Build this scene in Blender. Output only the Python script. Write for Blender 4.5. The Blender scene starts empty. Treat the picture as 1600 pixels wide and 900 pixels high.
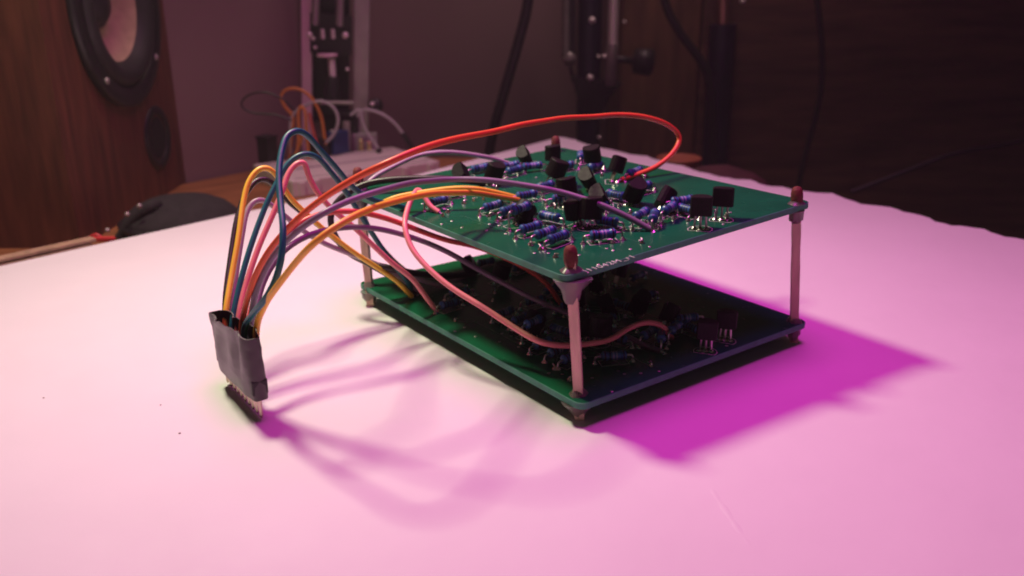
import bpy, bmesh, math, random
from mathutils import Vector, Matrix
random.seed(7)
S = 0.001                                   # all measurements below are millimetres
scene = bpy.context.scene
C = scene.collection
D = {
 'CAM': {
  'loc': [-109.91,-136.33,94.25],
  'R': [[0.814887,0.197526,-0.544925],[-0.579592,0.268481,-0.769409],[-0.005676,0.942816,0.333266]],
  'lens': 31.5,
 },
 'UP': [[0.0,0.0,34.9],[[0.99878,0.00061,-0.04941],[0.0,0.99992,0.01238],[0.04941,-0.01236,0.9987]]],
 'LOW': [[2.42,-3.2,6.0],[[0.9997,-0.02466,0.0],[0.02466,0.9997,-0.0],[0.0,0.0,1.0]]],
 'TRANS': [[58.17,90.01,3,46,205,60],[57.14,77.69,3,5,30,200],[43.75,61.69,3,24,-40,150],[33.93,40.84,3,8,90,170],[65.93,68.18,3,14,200,140],[59.22,53.28,3,26,0,240],[51.88,51.1,3,44,200,60],[41.52,34.21,3,44,200,60],[25.15,26.76,2,10,180,200],[25.67,22.82,2,9,20,170],[47.04,32.47,2,30,-90,200],[44.61,19.88,2.5,42,5,230],[43.12,3.32,3.4,3,0,312],[52.09,4.94,3.4,8,20,308],[14.31,37.91,1.5,58,15,200],[33.8,88.76,2,55,205,60],[33.24,76.33,2,22,-60,190]],
 'RES': [[9.36,66.15,8,1.8],[17.32,51.31,4,1.8],[18.11,45.21,12,1.8],[15.05,35.75,14,4.6],[29.48,53.22,-8,2.0],[20.96,32.07,100,2.0],[12.49,28.58,3,1.8],[12.46,22.79,6,1.8],[12.42,17.93,10,1.8],[20.88,12.18,-25,1.8],[46.24,36.36,95,1.8],[66.69,51.08,10,2],[56.51,37.03,2,2],[36.51,16.18,20,2.6],[37.96,13.3,40,2.4],[43.7,13.96,20,3.0],[49.03,17.1,0,1.8],[50.3,16.18,-20,3.2],[49.09,13.66,90,1.8],[51.66,80.43,-20,1.8],[44.92,80.44,10,1.8],[47.52,86.43,-10,1.8],[58.74,73.67,-15,1.8],[44.07,52.1,60,3],[39.34,57.91,8,1.8],[64.39,65.98,15,1.8],[16.66,72.09,-6,1.8],[34.64,44.0,-20,1.8],[38.8,33.14,60,1.8],[69.97,79.66,50,2.0],[29.02,20.19,-70,1.6],[39.68,91.43,0,1.6]],
 'SOLD': [[6.25,11.1],[18.82,13.4],[21.7,9.85],[26.39,5.18],[45.08,13.79],[37.71,15.9],[41.19,25.16],[21.59,24.0],[8.58,59.91],[5.69,57.74],[16.45,64.41],[19.77,64.72],[13.74,42.82],[14.62,37.17],[21.63,13.99],[20.38,16.62],[46.26,10.22],[55.71,10.08],[38.48,22.2],[30.12,32.47],[31.44,44.94],[30.6,42.23],[34.54,45.33],[31.93,48.08],[33.73,51.84],[65.56,75.02],[69.31,77.38],[62.05,60.39],[50.65,95.96],[56.61,82.56],[42.86,81.7],[38.61,76.98],[31.81,71.1],[22.37,63.89],[14.3,48.83],[7.32,21.5],[7.19,17.69],[9.74,27.29],[35.64,15.71],[36.65,10.2],[36.89,12.18],[43.87,35.48],[43.71,32.05],[43.69,15.23],[55.43,6.31],[26.9,69.05],[15.51,71.18],[28.1,23.41]],
 'VIA': [[31.71,20.49],[4.78,16.88],[11.08,8.82],[18.44,5.94],[18.33,7.97],[7.04,14.66],[9.92,1.0],[21.75,3.93],[5.14,52.46],[3.95,45.71],[1.75,51.89],[6.74,39.05],[11.46,40.39],[42.15,3.17],[43.92,80.52],[43.66,86.94],[47.95,73.67],[45.18,67.5],[10.39,43.05],[8.36,72.95],[50.07,2.48],[27.71,7.21],[26.01,2.28],[8.57,33.5]],
 'TEXT': [[4.82,-0.25],[15.94,-0.19]],
 'MATCH': [[[5.83,1.13,0.0],[2.83,1.94,40.62]],[[80.15,1.16,-0.0],[75.43,1.63,43.01]],[[1.08,93.41,0.0],[2.97,101.05,40.47]],[[76.2,96.31,0.0],[74.61,98.67,42.37]]],
 'WIRES': {
  'black_long': [[-51.57,64.96,9.23],[-50.21,67.64,14.65],[-46.48,74.41,21.78],[-41.83,81.54,29.94],[-38.19,86.32,35.84],[-34.48,89.62,40.56],[-31.01,90.87,43.09],[-28.64,90.7,43.14],[-26.56,90.16,41.41],[-23.45,89.29,36.6],[-19.25,88.04,32.32],[-14.68,86.61,27.56],[-8.97,84.7,21.12],[-3.35,82.78,16.03],[1.96,80.98,12.02],[8.3,78.64,6.3]],
  'yellow_down': [[-51.72,63.94,9.62],[-50.61,65.96,16.11],[-46.59,71.2,23.53],[-42.08,76.93,31.91],[-37.69,82.6,40.37],[-34.72,84.96,44.64],[-31.75,85.56,46.8],[-29.55,85.11,46.76],[-27.33,84.8,44.35],[-24.75,84.66,39.09],[-20.82,84.0,34.13],[-16.19,83.09,28.61],[-9.78,81.65,22.2],[-3.13,80.02,16.53],[2.28,78.57,11.47],[6.34,77.4,6.3]],
  'blue_low': [[-51.28,61.36,10.41],[-49.68,63.02,16.83],[-44.84,67.85,25.73],[-39.58,71.66,33.85],[-34.75,74.46,40.58],[-31.14,75.9,44.81],[-28.04,76.97,48.26],[-25.09,77.12,50.31],[-22.19,76.55,51.03],[-19.32,76.61,49.86],[-16.34,76.81,46.32],[-12.81,77.11,41.23],[-8.66,77.51,34.29],[-4.74,77.92,26.77],[-1.14,78.06,20.21],[2.49,77.9,14.67],[5.06,77.67,11.15],[8.25,80.04,6.3]],
  'pink_down': [[-50.85,58.8,11.19],[-49.15,60.35,17.55],[-44.82,64.62,25.0],[-40.11,67.84,31.63],[-35.22,70.57,37.9],[-31.15,72.9,43.27],[-28.2,74.72,47.37],[-25.75,74.98,49.12],[-24.22,74.58,49.16],[-23.23,74.36,45.98],[-21.69,73.91,42.06],[-19.23,73.06,38.19],[-16.67,72.16,35.28],[-12.88,70.81,31.53],[-8.66,69.2,26.48],[-4.68,67.61,21.35],[0.33,65.58,15.85],[3.32,64.25,10.82],[6.04,63.0,6.3]],
  'red_arch': [[-50.85,55.41,12.37],[-49.76,55.08,19.37],[-48.3,49.51,29.92],[-45.72,46.01,36.83],[-42.84,42.12,42.27],[-39.36,37.29,47.64],[-35.69,31.93,51.97],[-31.45,28.36,54.98],[-26.87,24.28,57.71],[-19.01,23.56,59.92],[-6.27,28.95,60.18],[8.29,35.32,59.68],[26.88,42.54,58.77],[43.72,47.81,57.68],[59.89,51.94,56.39],[70.82,51.27,54.56],[79.27,50.3,51.29],[83.08,49.89,47.58],[79.8,48.73,44.15],[73.91,48.84,41.07],[67.76,49.71,39.27],[61.03,50.92,37.89]],
  'red_under': [[-50.47,52.88,13.16],[-48.57,54.23,19.36],[-43.33,58.95,26.59],[-39.3,61.71,31.4],[-35.24,63.12,34.77],[-30.54,63.71,37.35],[-25.57,63.46,38.69],[-20.87,62.64,38.77],[-16.26,61.56,38.12],[-9.1,61.95,35.41],[0.05,62.09,30.99],[9.58,61.93,26.58],[18.49,61.56,22.92],[26.1,55.63,18.94],[32.69,49.68,13.28],[36.07,45.26,6.3]],
  'purple_top': [[-50.22,50.45,13.94],[-48.81,52.12,20.09],[-47.2,49.6,28.92],[-44.77,46.64,35.17],[-41.7,42.88,40.33],[-36.91,36.66,45.87],[-28.84,37.76,47.78],[-20.76,38.25,48.95],[-9.8,43.35,48.28],[1.42,47.53,46.64],[7.09,42.0,46.55],[13.66,35.23,45.79],[19.52,28.97,44.73],[24.1,23.69,43.21],[28.05,18.93,41.55],[31.28,14.53,39.32],[33.99,10.52,36.95]],
  'mauve_under': [[-49.4,52.12,13.15],[-48.04,52.71,19.72],[-43.5,57.89,25.81],[-39.36,60.39,29.53],[-34.66,61.91,32.41],[-28.01,62.52,34.47],[-21.38,62.18,34.89],[-15.66,61.5,34.42],[-9.21,60.32,32.78],[-1.99,58.62,29.56],[6.09,56.37,24.67],[16.03,53.31,17.86],[21.53,40.59,13.84],[27.0,28.72,11.09],[31.37,18.82,8.88],[34.69,10.64,6.86],[36.2,7.23,6.3]],
  'lavender_low': [[-50.67,65.45,8.83],[-49.05,67.14,15.37],[-44.47,73.96,24.0],[-39.87,80.26,32.41],[-37.02,83.2,36.82],[-34.66,84.06,38.8],[-32.48,83.91,39.18],[-30.11,83.79,37.66],[-26.84,83.64,34.28],[-22.07,83.3,29.56],[-17.13,82.79,25.61],[-11.14,82.07,21.8],[-4.98,81.23,18.26],[1.29,80.24,14.28],[6.68,79.23,9.41],[10.35,78.49,6.3]],
  'blue_high': [[-51.23,52.3,13.55],[-51.34,49.78,19.58],[-51.16,43.04,25.3],[-50.13,37.78,29.86],[-48.3,35.7,34.04],[-46.69,35.18,38.47],[-44.84,37.48,43.8],[-42.62,42.95,48.51],[-40.37,48.5,53.46],[-38.03,52.32,57.34],[-35.76,54.42,59.9],[-33.39,54.89,60.73],[-30.42,56.43,59.35],[-26.45,59.11,55.43],[-20.88,62.65,49.6],[-15.17,65.84,43.64],[-9.33,68.06,39.57],[-3.77,69.79,36.7],[2.43,71.51,34.53]],
  'orange_top': [[-50.47,46.11,15.52],[-49.51,46.43,20.84],[-49.66,40.45,27.23],[-49.27,33.42,33.2],[-46.99,27.45,39.7],[-44.57,21.04,45.31],[-38.47,20.64,48.37],[-29.25,24.87,49.19],[-17.58,32.53,47.87],[-5.54,39.08,45.75],[7.27,45.24,42.74],[19.31,50.18,39.22],[27.62,53.17,36.21]],
  'yellow_jumper': [[-0.87,79.24,34.17],[-3.04,71.88,36.86],[0.43,69.65,38.18],[4.91,66.52,39.35],[10.41,62.51,40.37],[15.03,58.77,40.42],[21.26,57.48,38.75],[28.83,55.71,36.23]],
  'black_link': [[32.59,76.15,35.87],[29.27,77.5,36.83],[21.28,80.34,37.96],[14.07,86.1,38.27],[7.42,91.12,37.89],[2.04,94.76,36.65],[-3.45,96.29,34.13],[-6.77,96.49,31.2],[-8.53,95.75,28.24],[-9.03,93.27,23.96],[-7.79,89.41,19.74],[-4.42,84.51,16.93],[0.61,78.83,15.55],[11.99,80.96,11.18],[22.84,82.71,8.14],[32.22,84.11,6.3]],
  'lavender_link': [[51.94,93.19,36.71],[46.31,94.24,39.06],[37.61,95.45,41.11],[28.99,96.34,42.37],[21.58,98.21,41.97],[13.96,99.22,39.64],[7.67,99.68,37.1],[4.21,99.34,34.75],[1.97,97.79,31.53],[1.62,96.05,26.94],[2.49,93.44,22.34],[4.5,89.86,17.38],[7.39,85.89,12.94],[11.26,81.68,9.55],[17.33,79.25,7.0],[23.26,77.36,6.3]],
  'pink_link': [[6.55,61.04,34.67],[5.45,63.7,36.02],[5.08,66.54,38.46],[4.55,68.25,39.59],[2.19,66.9,38.63],[-1.63,63.38,36.14],[-4.68,59.14,33.46],[-5.65,54.5,29.16],[-5.07,48.76,25.47],[-3.27,41.28,21.99],[-0.24,31.8,18.85],[2.56,22.57,15.9],[5.0,15.35,14.18],[11.35,14.31,11.66],[18.46,13.46,10.49],[25.06,12.93,10.35],[31.42,13.14,11.76],[36.42,12.8,12.04],[40.67,11.87,10.48],[44.57,11.67,6.3]],
 },
 'REDGE': [[225.69,286.56],[227.08,277.27],[223.41,261.57],[222.07,247.51],[223.16,234.62],[222.71,221.06],[225.91,211.91],[222.01,193.43],[222.75,182.69],[219.94,171.11],[219.45,162.09],[218.96,153.35],[220.77,144.91],[225.03,139.98],[221.22,127.64],[225.24,121.37],[225.52,111.61],[228.16,104.99],[232.81,99.98],[229.25,89.25],[225.76,80.52],[228.78,75.51],[231.01,69.77],[228.54,62.35],[229.67,55.12],[224.99,46.3],[224.84,39.34],[227.81,34.82],[229.37,29.11],[225.8,21.84],[226.3,16.16],[228.46,11.43]],
 'LEDGE': [[-84.11,203.4],[-51.71,211.16],[7.19,224.54],[98.47,243.83]],
 'WALL': [[43.1,367.22,-14.0],[0.9655,0.2604,0.0]],
 'SPK': {
  'corner': [-49.43,261.12,-14.0],
  'fd': [0.5878,0.809,0.0],
  'right': [126.92,15.33],
  'wc': [65.31,81.41],
  'wb': [51.68,35.83],
  'wl': [21.46,81.85],
  'wr': [113.73,78.59],
  'cone_b': [52.97,54.43],
  'cone_r': [79.73,76.93],
  'port': [94.56,15.8],
  'port_t': [99.49,29.55],
  'port_b': [89.4,1.45],
 },
 'BB': [[63.28,346.98,-5.5],[56.67,291.55,-5.5],[144.52,290.15,-5.5],[141.46,340.52,-5.5]],
 'L1': {
  'd': 521.9,
 },
 'HF': [0.57797,0.81606,0.0],
 'B': {
  'l1_barL': [[111.95,374.38,130.43],[103.16,380.61,-0.49]],
  'l1_barR': [[137.98,355.94,130.25],[129.66,361.84,-4.6]],
  'l1_sprL': [[116.16,364.04,129.98],[109.44,368.81,66.01]],
  'l1_sprR': [[126.57,356.67,129.91],[120.85,360.72,65.21]],
  'l1_pins': [[109.42,359.02,61.13],[114.19,355.64,61.1]],
  'l1_screws': [[104.24,365.14,60.7],[120.98,353.28,60.23],[105.89,363.96,58.56],[106.47,363.55,53.57],[120.84,353.38,41.23],[131.73,345.66,21.32],[107.57,362.77,22.98]],
  'l1_plate': [[110.03,373.29,68.66],[128.23,360.4,68.53],[108.15,374.62,49.18],[127.19,361.14,49.05]],
  'l1_washer': [[113.29,363.63,48.9]],
  'l1_post': [[115.28,362.21,46.71],[115.25,362.24,35.75]],
  'l1_knob': [[114.76,360.14,36.7],[113.14,361.28,24.91]],
  'l1_rod': [[105.79,361.58,22.51],[121.67,350.34,22.03]],
  'l1_base': [[113.71,373.13,16.03],[130.07,361.55,15.91],[111.01,375.05,-12.34],[130.22,361.44,-12.48]],
  'l1_post2': [[116.85,351.3,11.55],[116.6,351.48,-4.32]],
  'l1_back': [[125.3,374.73,130.89],[117.85,380.01,7.87]],
  'l1_kn2': [[136.28,349.8,19.73]],
  'l2_tube': [[330.07,385.33,138.28],[333.74,382.73,-48.42]],
  'l2_brkL': [[316.92,394.64,138.37],[318.25,393.7,33.03]],
  'l2_link': [[318.25,393.7,33.03],[321.19,391.62,16.32]],
  'l2_flare': [[319.96,392.49,21.0],[324.53,389.25,1.23],[327.81,386.92,-7.37],[338.03,379.69,-6.49],[342.44,376.56,5.83],[349.97,371.23,16.12]],
  'l2_rod': [[335.94,366.47,137.41],[336.21,366.28,43.81]],
  'l2_slv': [[336.18,366.29,44.71],[335.81,366.56,14.78]],
  'l2_screws': [[318.06,366.87,60.8],[317.74,367.1,20.58],[322.3,363.88,35.77],[325.65,361.5,35.75],[336.87,353.55,59.8],[323.97,362.69,-22.86]],
  'l2_knob': [[341.04,367.75,33.55],[363.25,352.02,30.66]],
  'l2_sprng': [[310.09,389.67,137.86],[311.27,388.84,36.94]],
  'pole_up': [[412.9,338.92,138.41],[417.46,335.69,55.44]],
  'pole_dn': [[417.41,335.72,56.35],[421.36,332.93,-51.13]],
  'pole_scr': [[412.36,314.79,73.15]],
  'cab1': [[248.36,345.17,122.32],[246.43,346.53,76.92],[239.66,351.33,45.29],[232.66,356.28,16.65],[227.62,359.85,-4.39],[224.63,361.97,-21.6],[223.03,363.1,-36.93]],
  'cab2': [[351.27,345.81,124.67],[360.65,339.16,71.2],[369.57,332.84,52.93],[380.82,324.87,36.08],[386.65,320.75,25.28],[390.88,317.75,3.39],[394.69,315.05,-43.81]],
  'cab3': [[423.15,270.39,123.16],[430.54,265.16,74.63],[435.67,261.52,45.08],[438.03,259.85,14.58],[435.59,261.58,-12.34],[432.31,263.9,-35.35],[430.47,265.2,-58.94]],
  'cab4': [[482.52,130.31,-5.86],[463.61,143.7,-10.96],[441.25,159.54,-15.65],[422.54,172.79,-24.5],[403.68,186.14,-33.85],[390.98,195.14,-40.0]],
  'j_orange1': [[81.24,355.69,-12.11],[83.39,354.17,5.29],[85.14,352.93,17.28],[81.95,355.19,22.34],[80.34,356.33,28.41],[82.66,354.69,31.94],[87.13,351.52,32.97],[92.52,347.71,30.1],[96.47,344.91,22.95],[98.36,343.57,15.38],[98.77,343.27,7.74],[99.22,342.96,0.4]],
  'j_orange2': [[81.53,345.68,-6.06],[83.35,344.39,3.04],[84.27,343.74,12.05],[84.52,343.56,19.88],[85.98,342.53,24.11],[87.58,341.4,21.98],[87.66,341.34,10.23],[87.7,341.31,-2.44],[87.62,341.37,-12.73]],
  'j_yellow': [[87.76,346.18,9.57],[86.15,347.31,3.41],[84.01,348.83,-1.7],[82.1,350.18,-7.59]],
  'j_red': [[87.94,336.24,21.14],[88.63,335.75,14.07],[90.07,334.73,4.79],[91.41,333.78,-1.72]],
  'j_grey1': [[82.43,354.85,-3.92],[83.36,354.19,8.95],[84.15,353.63,15.84],[87.17,351.49,20.86],[92.72,347.56,24.4],[98.71,343.32,25.79],[103.55,339.89,22.89],[105.87,338.24,17.13],[104.88,338.95,10.25],[100.92,341.76,3.7],[95.6,345.52,0.05]],
  'j_grey2': [[116.17,343.21,16.31],[120.56,340.09,19.58],[121.38,339.51,11.85],[124.36,337.41,4.4],[128.28,334.63,-3.13]],
  'j_grey2e': [[128.28,334.63,-3.13],[130.29,333.2,-13.0]],
  'j_grey3': [[122.66,348.41,14.35],[125.3,346.54,18.05],[130.49,342.87,17.64],[136.17,338.84,14.62],[140.88,335.51,9.72],[144.07,333.25,4.42]],
  'j_grey3e': [[144.07,333.25,4.42],[148.97,329.78,-5.51]],
  'j_black': [[67.39,304.23,28.03],[60.72,308.95,35.17],[52.92,314.48,37.15],[46.88,318.76,34.63],[44.92,320.14,30.46],[48.62,317.53,26.87],[58.68,310.4,25.82],[65.42,305.63,22.84]],
  'j_o2e': [[87.62,341.37,-12.73],[87.97,341.12,-20.92]],
  'j_o1e': [[99.27,342.92,1.13],[99.62,342.67,-7.76]],
  'plugL': [[67.59,350.65,1.35]],
  'plugM': [[96.43,344.93,-1.06]],
  'blueM': [[108.4,346.26,1.13]],
  'term': [[129.98,355.48,-3.71]],
  'gold': [[124.93,349.25,-1.1],[124.27,349.72,-8.01],[128.9,346.44,-2.66],[128.28,346.89,-9.19]],
  'cup': [[-5.23,267.43,-10.63],[-23.99,280.72,-10.49],[13.53,254.14,-10.78],[-3.94,266.52,1.71]],
  'cupscr': [[-25.21,254.62,1.8],[-29.83,257.89,-1.78],[-37.56,263.37,-8.74]],
  'redring': [[-49.59,243.71,-7.03],[-46.11,241.24,-4.39],[-44.23,239.91,-6.0]],
  'redbit': [[-48.23,236.62,-5.84],[-41.28,231.69,-3.01]],
  'fruit': [[250.77,217.53,-14.0]],
  'brown': [[236.11,165.44,-14.0]],
  'edge970': [[363.11,386.43,27.21],[411.66,352.05,26.86]],
  'crease': [[10.97,-30.96,0.0],[7.68,-36.37,0.0],[4.99,-41.7,0.0],[2.2,-47.24,0.0],[0.25,-51.28,0.0],[-1.98,-55.71,0.0]],
  'cardb': [[-95.71,201.69,0.0],[-53.9,211.25,0.0],[-71.38,208.55,0.0]],
 },
 'SPECK': [[-68.9,46.8,0.3],[-68.5,63.2,0.22],[-89.9,83.3,0.25]],
}
# ------------------------------------------------------------------ camera, light, exposure
cam = bpy.data.cameras.new('camera'); camo = bpy.data.objects.new('camera', cam); C.objects.link(camo)
Rm = Matrix(D['CAM']['R']).to_4x4()
camo.matrix_world = Matrix.Translation(Vector(D['CAM']['loc']) * S) @ Rm
cam.lens = D['CAM']['lens']; cam.sensor_width = 36; cam.clip_start = 0.005; cam.clip_end = 20
cam.dof.use_dof = True; cam.dof.focus_distance = 0.208; cam.dof.aperture_fstop = 20
scene.camera = camo
w = bpy.data.worlds.new("World"); scene.world = w; w.use_nodes = True
bg = w.node_tree.nodes['Background']; bg.inputs['Color'].default_value = (.50, .36, .33, 1); bg.inputs['Strength'].default_value = 0.046
def lamp(name, loc, target, size, power, color, shape='DISK', size_y=None, spread=None):
    l = bpy.data.lights.new(name, 'AREA'); l.shape = shape; l.size = size * S
    if size_y: l.size_y = size_y * S
    l.energy = power; l.color = color
    if spread: l.spread = math.radians(spread)
    o = bpy.data.objects.new(name, l); C.objects.link(o)
    o.location = Vector(loc) * S
    o.rotation_euler = (Vector(target) - Vector(loc)).to_track_quat('-Z', 'Y').to_euler()
    return o
lamp('desk_lamp_light', (-50, 190, 292), (-10, 70, 0), 46, 0.42, (1.0, .97, .66), spread=122)
lamp('pink_lamp_light', (55, 42, 430), (48, 34, 0), 250, 0.43, (1.0, .045, .735), spread=95)
lamp('background_fill_light', (320, 300, 560), (380, 760, 120), 200, 0.85, (1.0, .66, .66), spread=125)  # added fill that brightens the wall and cabinet, not a lamp of the room
vs = scene.view_settings; vs.view_transform = 'Standard'; vs.look = 'None'; vs.exposure = 0; vs.gamma = 1; vs.use_curve_mapping = False
scene.render.engine = 'CYCLES'; scene.cycles.filter_width = 1.9
# ------------------------------------------------------------------ materials
def mat(name, col, rough=.5, metal=0, var=.12, vscale=60, bump=0, bscale=400, spec=.5, trans=0, stretch=None, coat=0, sss=0, alpha=1):
    m = bpy.data.materials.new(name); m.use_nodes = True
    nt = m.node_tree; b = nt.nodes['Principled BSDF']
    tc = nt.nodes.new('ShaderNodeTexCoord'); mp = nt.nodes.new('ShaderNodeMapping')
    nt.links.new(tc.outputs['Object'], mp.inputs['Vector'])
    if stretch: mp.inputs['Scale'].default_value = stretch
    n = nt.nodes.new('ShaderNodeTexNoise'); n.inputs['Scale'].default_value = vscale; n.inputs['Detail'].default_value = 5
    nt.links.new(mp.outputs[0], n.inputs['Vector'])
    r = nt.nodes.new('ShaderNodeValToRGB')
    r.color_ramp.elements[0].position = .3; r.color_ramp.elements[1].position = .7
    r.color_ramp.elements[0].color = (*[max(0, c * (1 - var)) for c in col], 1)
    r.color_ramp.elements[1].color = (*[min(1, c * (1 + var)) for c in col], 1)
    nt.links.new(n.outputs['Fac'], r.inputs['Fac']); nt.links.new(r.outputs[0], b.inputs['Base Color'])
    b.inputs['Roughness'].default_value = rough; b.inputs['Metallic'].default_value = metal
    b.inputs['Specular IOR Level'].default_value = spec; b.inputs['Transmission Weight'].default_value = trans
    b.inputs['Coat Weight'].default_value = coat; b.inputs['Alpha'].default_value = alpha
    if sss:
        b.inputs['Subsurface Weight'].default_value = sss; b.inputs['Subsurface Radius'].default_value = (.0012, .001, .0008)
    if bump:
        n2 = nt.nodes.new('ShaderNodeTexNoise'); n2.inputs['Scale'].default_value = bscale; n2.inputs['Detail'].default_value = 4
        nt.links.new(mp.outputs[0], n2.inputs['Vector'])
        bp = nt.nodes.new('ShaderNodeBump'); bp.inputs['Strength'].default_value = bump; bp.inputs['Distance'].default_value = .0004
        nt.links.new(n2.outputs['Fac'], bp.inputs['Height']); nt.links.new(bp.outputs[0], b.inputs['Normal'])
        mr = nt.nodes.new('ShaderNodeMapRange'); mr.inputs['To Min'].default_value = max(.02, rough - .1); mr.inputs['To Max'].default_value = min(1, rough + .1)
        nt.links.new(n2.outputs['Fac'], mr.inputs['Value']); nt.links.new(mr.outputs[0], b.inputs['Roughness'])
    return m
X = {
 'sheet': mat('white_card', (.80, .80, .80), .62, var=.02, vscale=40, bump=.22, bscale=260),
 'cardboard': mat('brown_cardboard', (.36, .24, .15), .85, var=.2, vscale=300, bump=.3),
 'desk': mat('desk_wood', (.27, .115, .040), .5, var=.35, vscale=25, stretch=(1, 9, 1), bump=.15, bscale=120),
 'wall': mat('wall_paint', (.25, .155, .160), .9, var=.07, vscale=8, bump=.2, bscale=90),
 'pcb': mat('green_solder_mask', (.005, .104, .047), .24, var=.14, vscale=90, bump=.03, bscale=260, spec=.12),
 'pcb_edge': mat('fibreglass_edge', (.055, .27, .18), .6, var=.15, vscale=400, bump=.2),
 'trace': mat('masked_trace', (.010, .125, .062), .33, var=.08),
 'silk': mat('white_silkscreen', (.72, .75, .68), .6, var=.1, vscale=800),
 'lettering': mat('faint_lettering', (.48, .55, .48), .6, var=.35, vscale=1500),
 'epoxy': mat('black_epoxy', (.007, .006, .006), .55, var=.3, vscale=500, bump=.25, bscale=1500, spec=.25),
 'tin': mat('tinned_lead', (.60, .58, .55), .32, 1, var=.1, vscale=400),
 'solder': mat('bright_solder', (.76, .74, .71), .24, 1, var=.1, vscale=900, bump=.2, bscale=900),
 'res_blue': mat('blue_resistor_lacquer', (.030, .12, .31), .34, var=.15, vscale=600, coat=.1),
 'band_dark': mat('dark_band', (.012, .010, .03), .35, var=.1),
 'band_pale': mat('pale_band', (.30, .33, .48), .35, var=.1),
 'band_red': mat('brown_band', (.035, .012, .03), .35, var=.1),
 'match': mat('match_wood', (.78, .55, .42), .75, var=.16, vscale=90, stretch=(6, 6, 1), bump=.5, bscale=500),
 'head': mat('match_head', (.15, .028, .020), .72, var=.25, vscale=700, bump=.6, bscale=1600),
 'glue': mat('hot_glue', (.34, .31, .29), .3, var=.15, vscale=200, trans=.7, bump=.25, bscale=300),
 'tape': mat('grey_insulating_tape', (.085, .072, .078), .36, var=.12, vscale=120, bump=.25, bscale=220),
 'tape_in': mat('tape_inside', (.05, .035, .035), .7, var=.15, vscale=120),
 'pin': mat('pin_metal', (.55, .42, .36), .3, 1, var=.1),
 'speaker_wood': mat('speaker_wood', (.115, .038, .020), .5, var=.35, vscale=30, stretch=(8, 8, 1), bump=.1, bscale=90),
 'rubber': mat('black_rubber', (.022, .020, .022), .55, var=.2, vscale=80, bump=.15),
 'frame': mat('black_frame', (.014, .013, .014), .4, var=.2, vscale=80),
 'cone': mat('cream_paper_cone', (.50, .36, .24), .85, var=.12, vscale=200, bump=.4, bscale=500),
 'hole_shade': mat('port_shade', (.008, .007, .008), .7),
 'steel': mat('grey_steel', (.42, .38, .36), .42, .4, var=.15, vscale=60, bump=.1),
 'pinklit_steel': mat('steel_with_pink_light', (.86, .58, .68), .35, .0, var=.1, vscale=60),  # pink lamplight on the steel is put into the base colour
 'dark': mat('dark_metal', (.030, .026, .028), .45, .3, var=.2, vscale=60),
 'navy': mat('dark_blue_tube', (.018, .015, .04), .35, .2, var=.2, vscale=40),
 'chrome': mat('chrome', (.90, .78, .78), .28, .35, var=.04),  # pinkish base and low metallic stand in for reflected pink light
 'copper': mat('coppery_sleeve', (.40, .20, .17), .3, .8, var=.1),
 'blackplastic': mat('black_plastic', (.018, .016, .017), .45, var=.2, vscale=90),
 'cloth': mat('dark_pad_cloth', (.020, .018, .018), .9, var=.25, vscale=200, bump=.5, bscale=900),
 'bread': mat('breadboard_plastic', (.62, .55, .52), .55, var=.05, vscale=90),
 'clear': mat('grey_plastic', (.42, .38, .39), .35, var=.1),
 'gold': mat('gold_pin', (.95, .80, .38), .3, .75, var=.05),
 'bluechip': mat('blue_trimmer', (.03, .05, .16), .4, var=.15),
 'cabinet': mat('dark_cabinet_wood', (.17, .08, .042), .6, var=.4, vscale=16, stretch=(6, 6, 1), bump=.1, bscale=60),
 'cabinet2': mat('darker_cabinet_wood', (.13, .062, .042), .6, var=.4, vscale=16, stretch=(1, 1, 7), bump=.1, bscale=60),
 'orange_skin': mat('orange_brown_glaze', (.30, .11, .05), .4, var=.15, vscale=80),
 'brown': mat('brown_cloth', (.055, .020, .018), .85, var=.3, vscale=60, bump=.5),
 'red': mat('red_plastic', (.60, .05, .05), .4, var=.1),
 'speck': mat('grey_speck', (.25, .19, .17), .9),
}
def wmat(n, c): return mat('insulation_' + n, c, .38, var=.06, vscale=150, bump=.08, bscale=350, spec=.5, sss=.06)
WM = {'black': wmat('black', (.022, .016, .016)), 'yellow': wmat('yellow', (.94, .64, .06)), 'orange': wmat('orange', (.95, .52, .06)),
      'navy': wmat('navy', (.013, .135, .160)), 'blue': wmat('teal_blue', (.014, .145, .155)), 'pink': wmat('pink', (.82, .27, .26)),
      'red': wmat('red', (.87, .15, .05)), 'red2': wmat('crimson', (.80, .12, .09)), 'purple': wmat('purple', (.21, .175, .25)), 'mauve': wmat('mauve', (.20, .13, .19)),
      'lavender': wmat('lavender', (.46, .40, .47)), 'grey': wmat('grey', (.46, .43, .44)), 'greymauve': wmat('grey_mauve', (.40, .31, .36)),
      'oldorange': wmat('old_orange', (.62, .22, .05)), 'oldred': wmat('old_red', (.50, .09, .07))}
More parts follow.
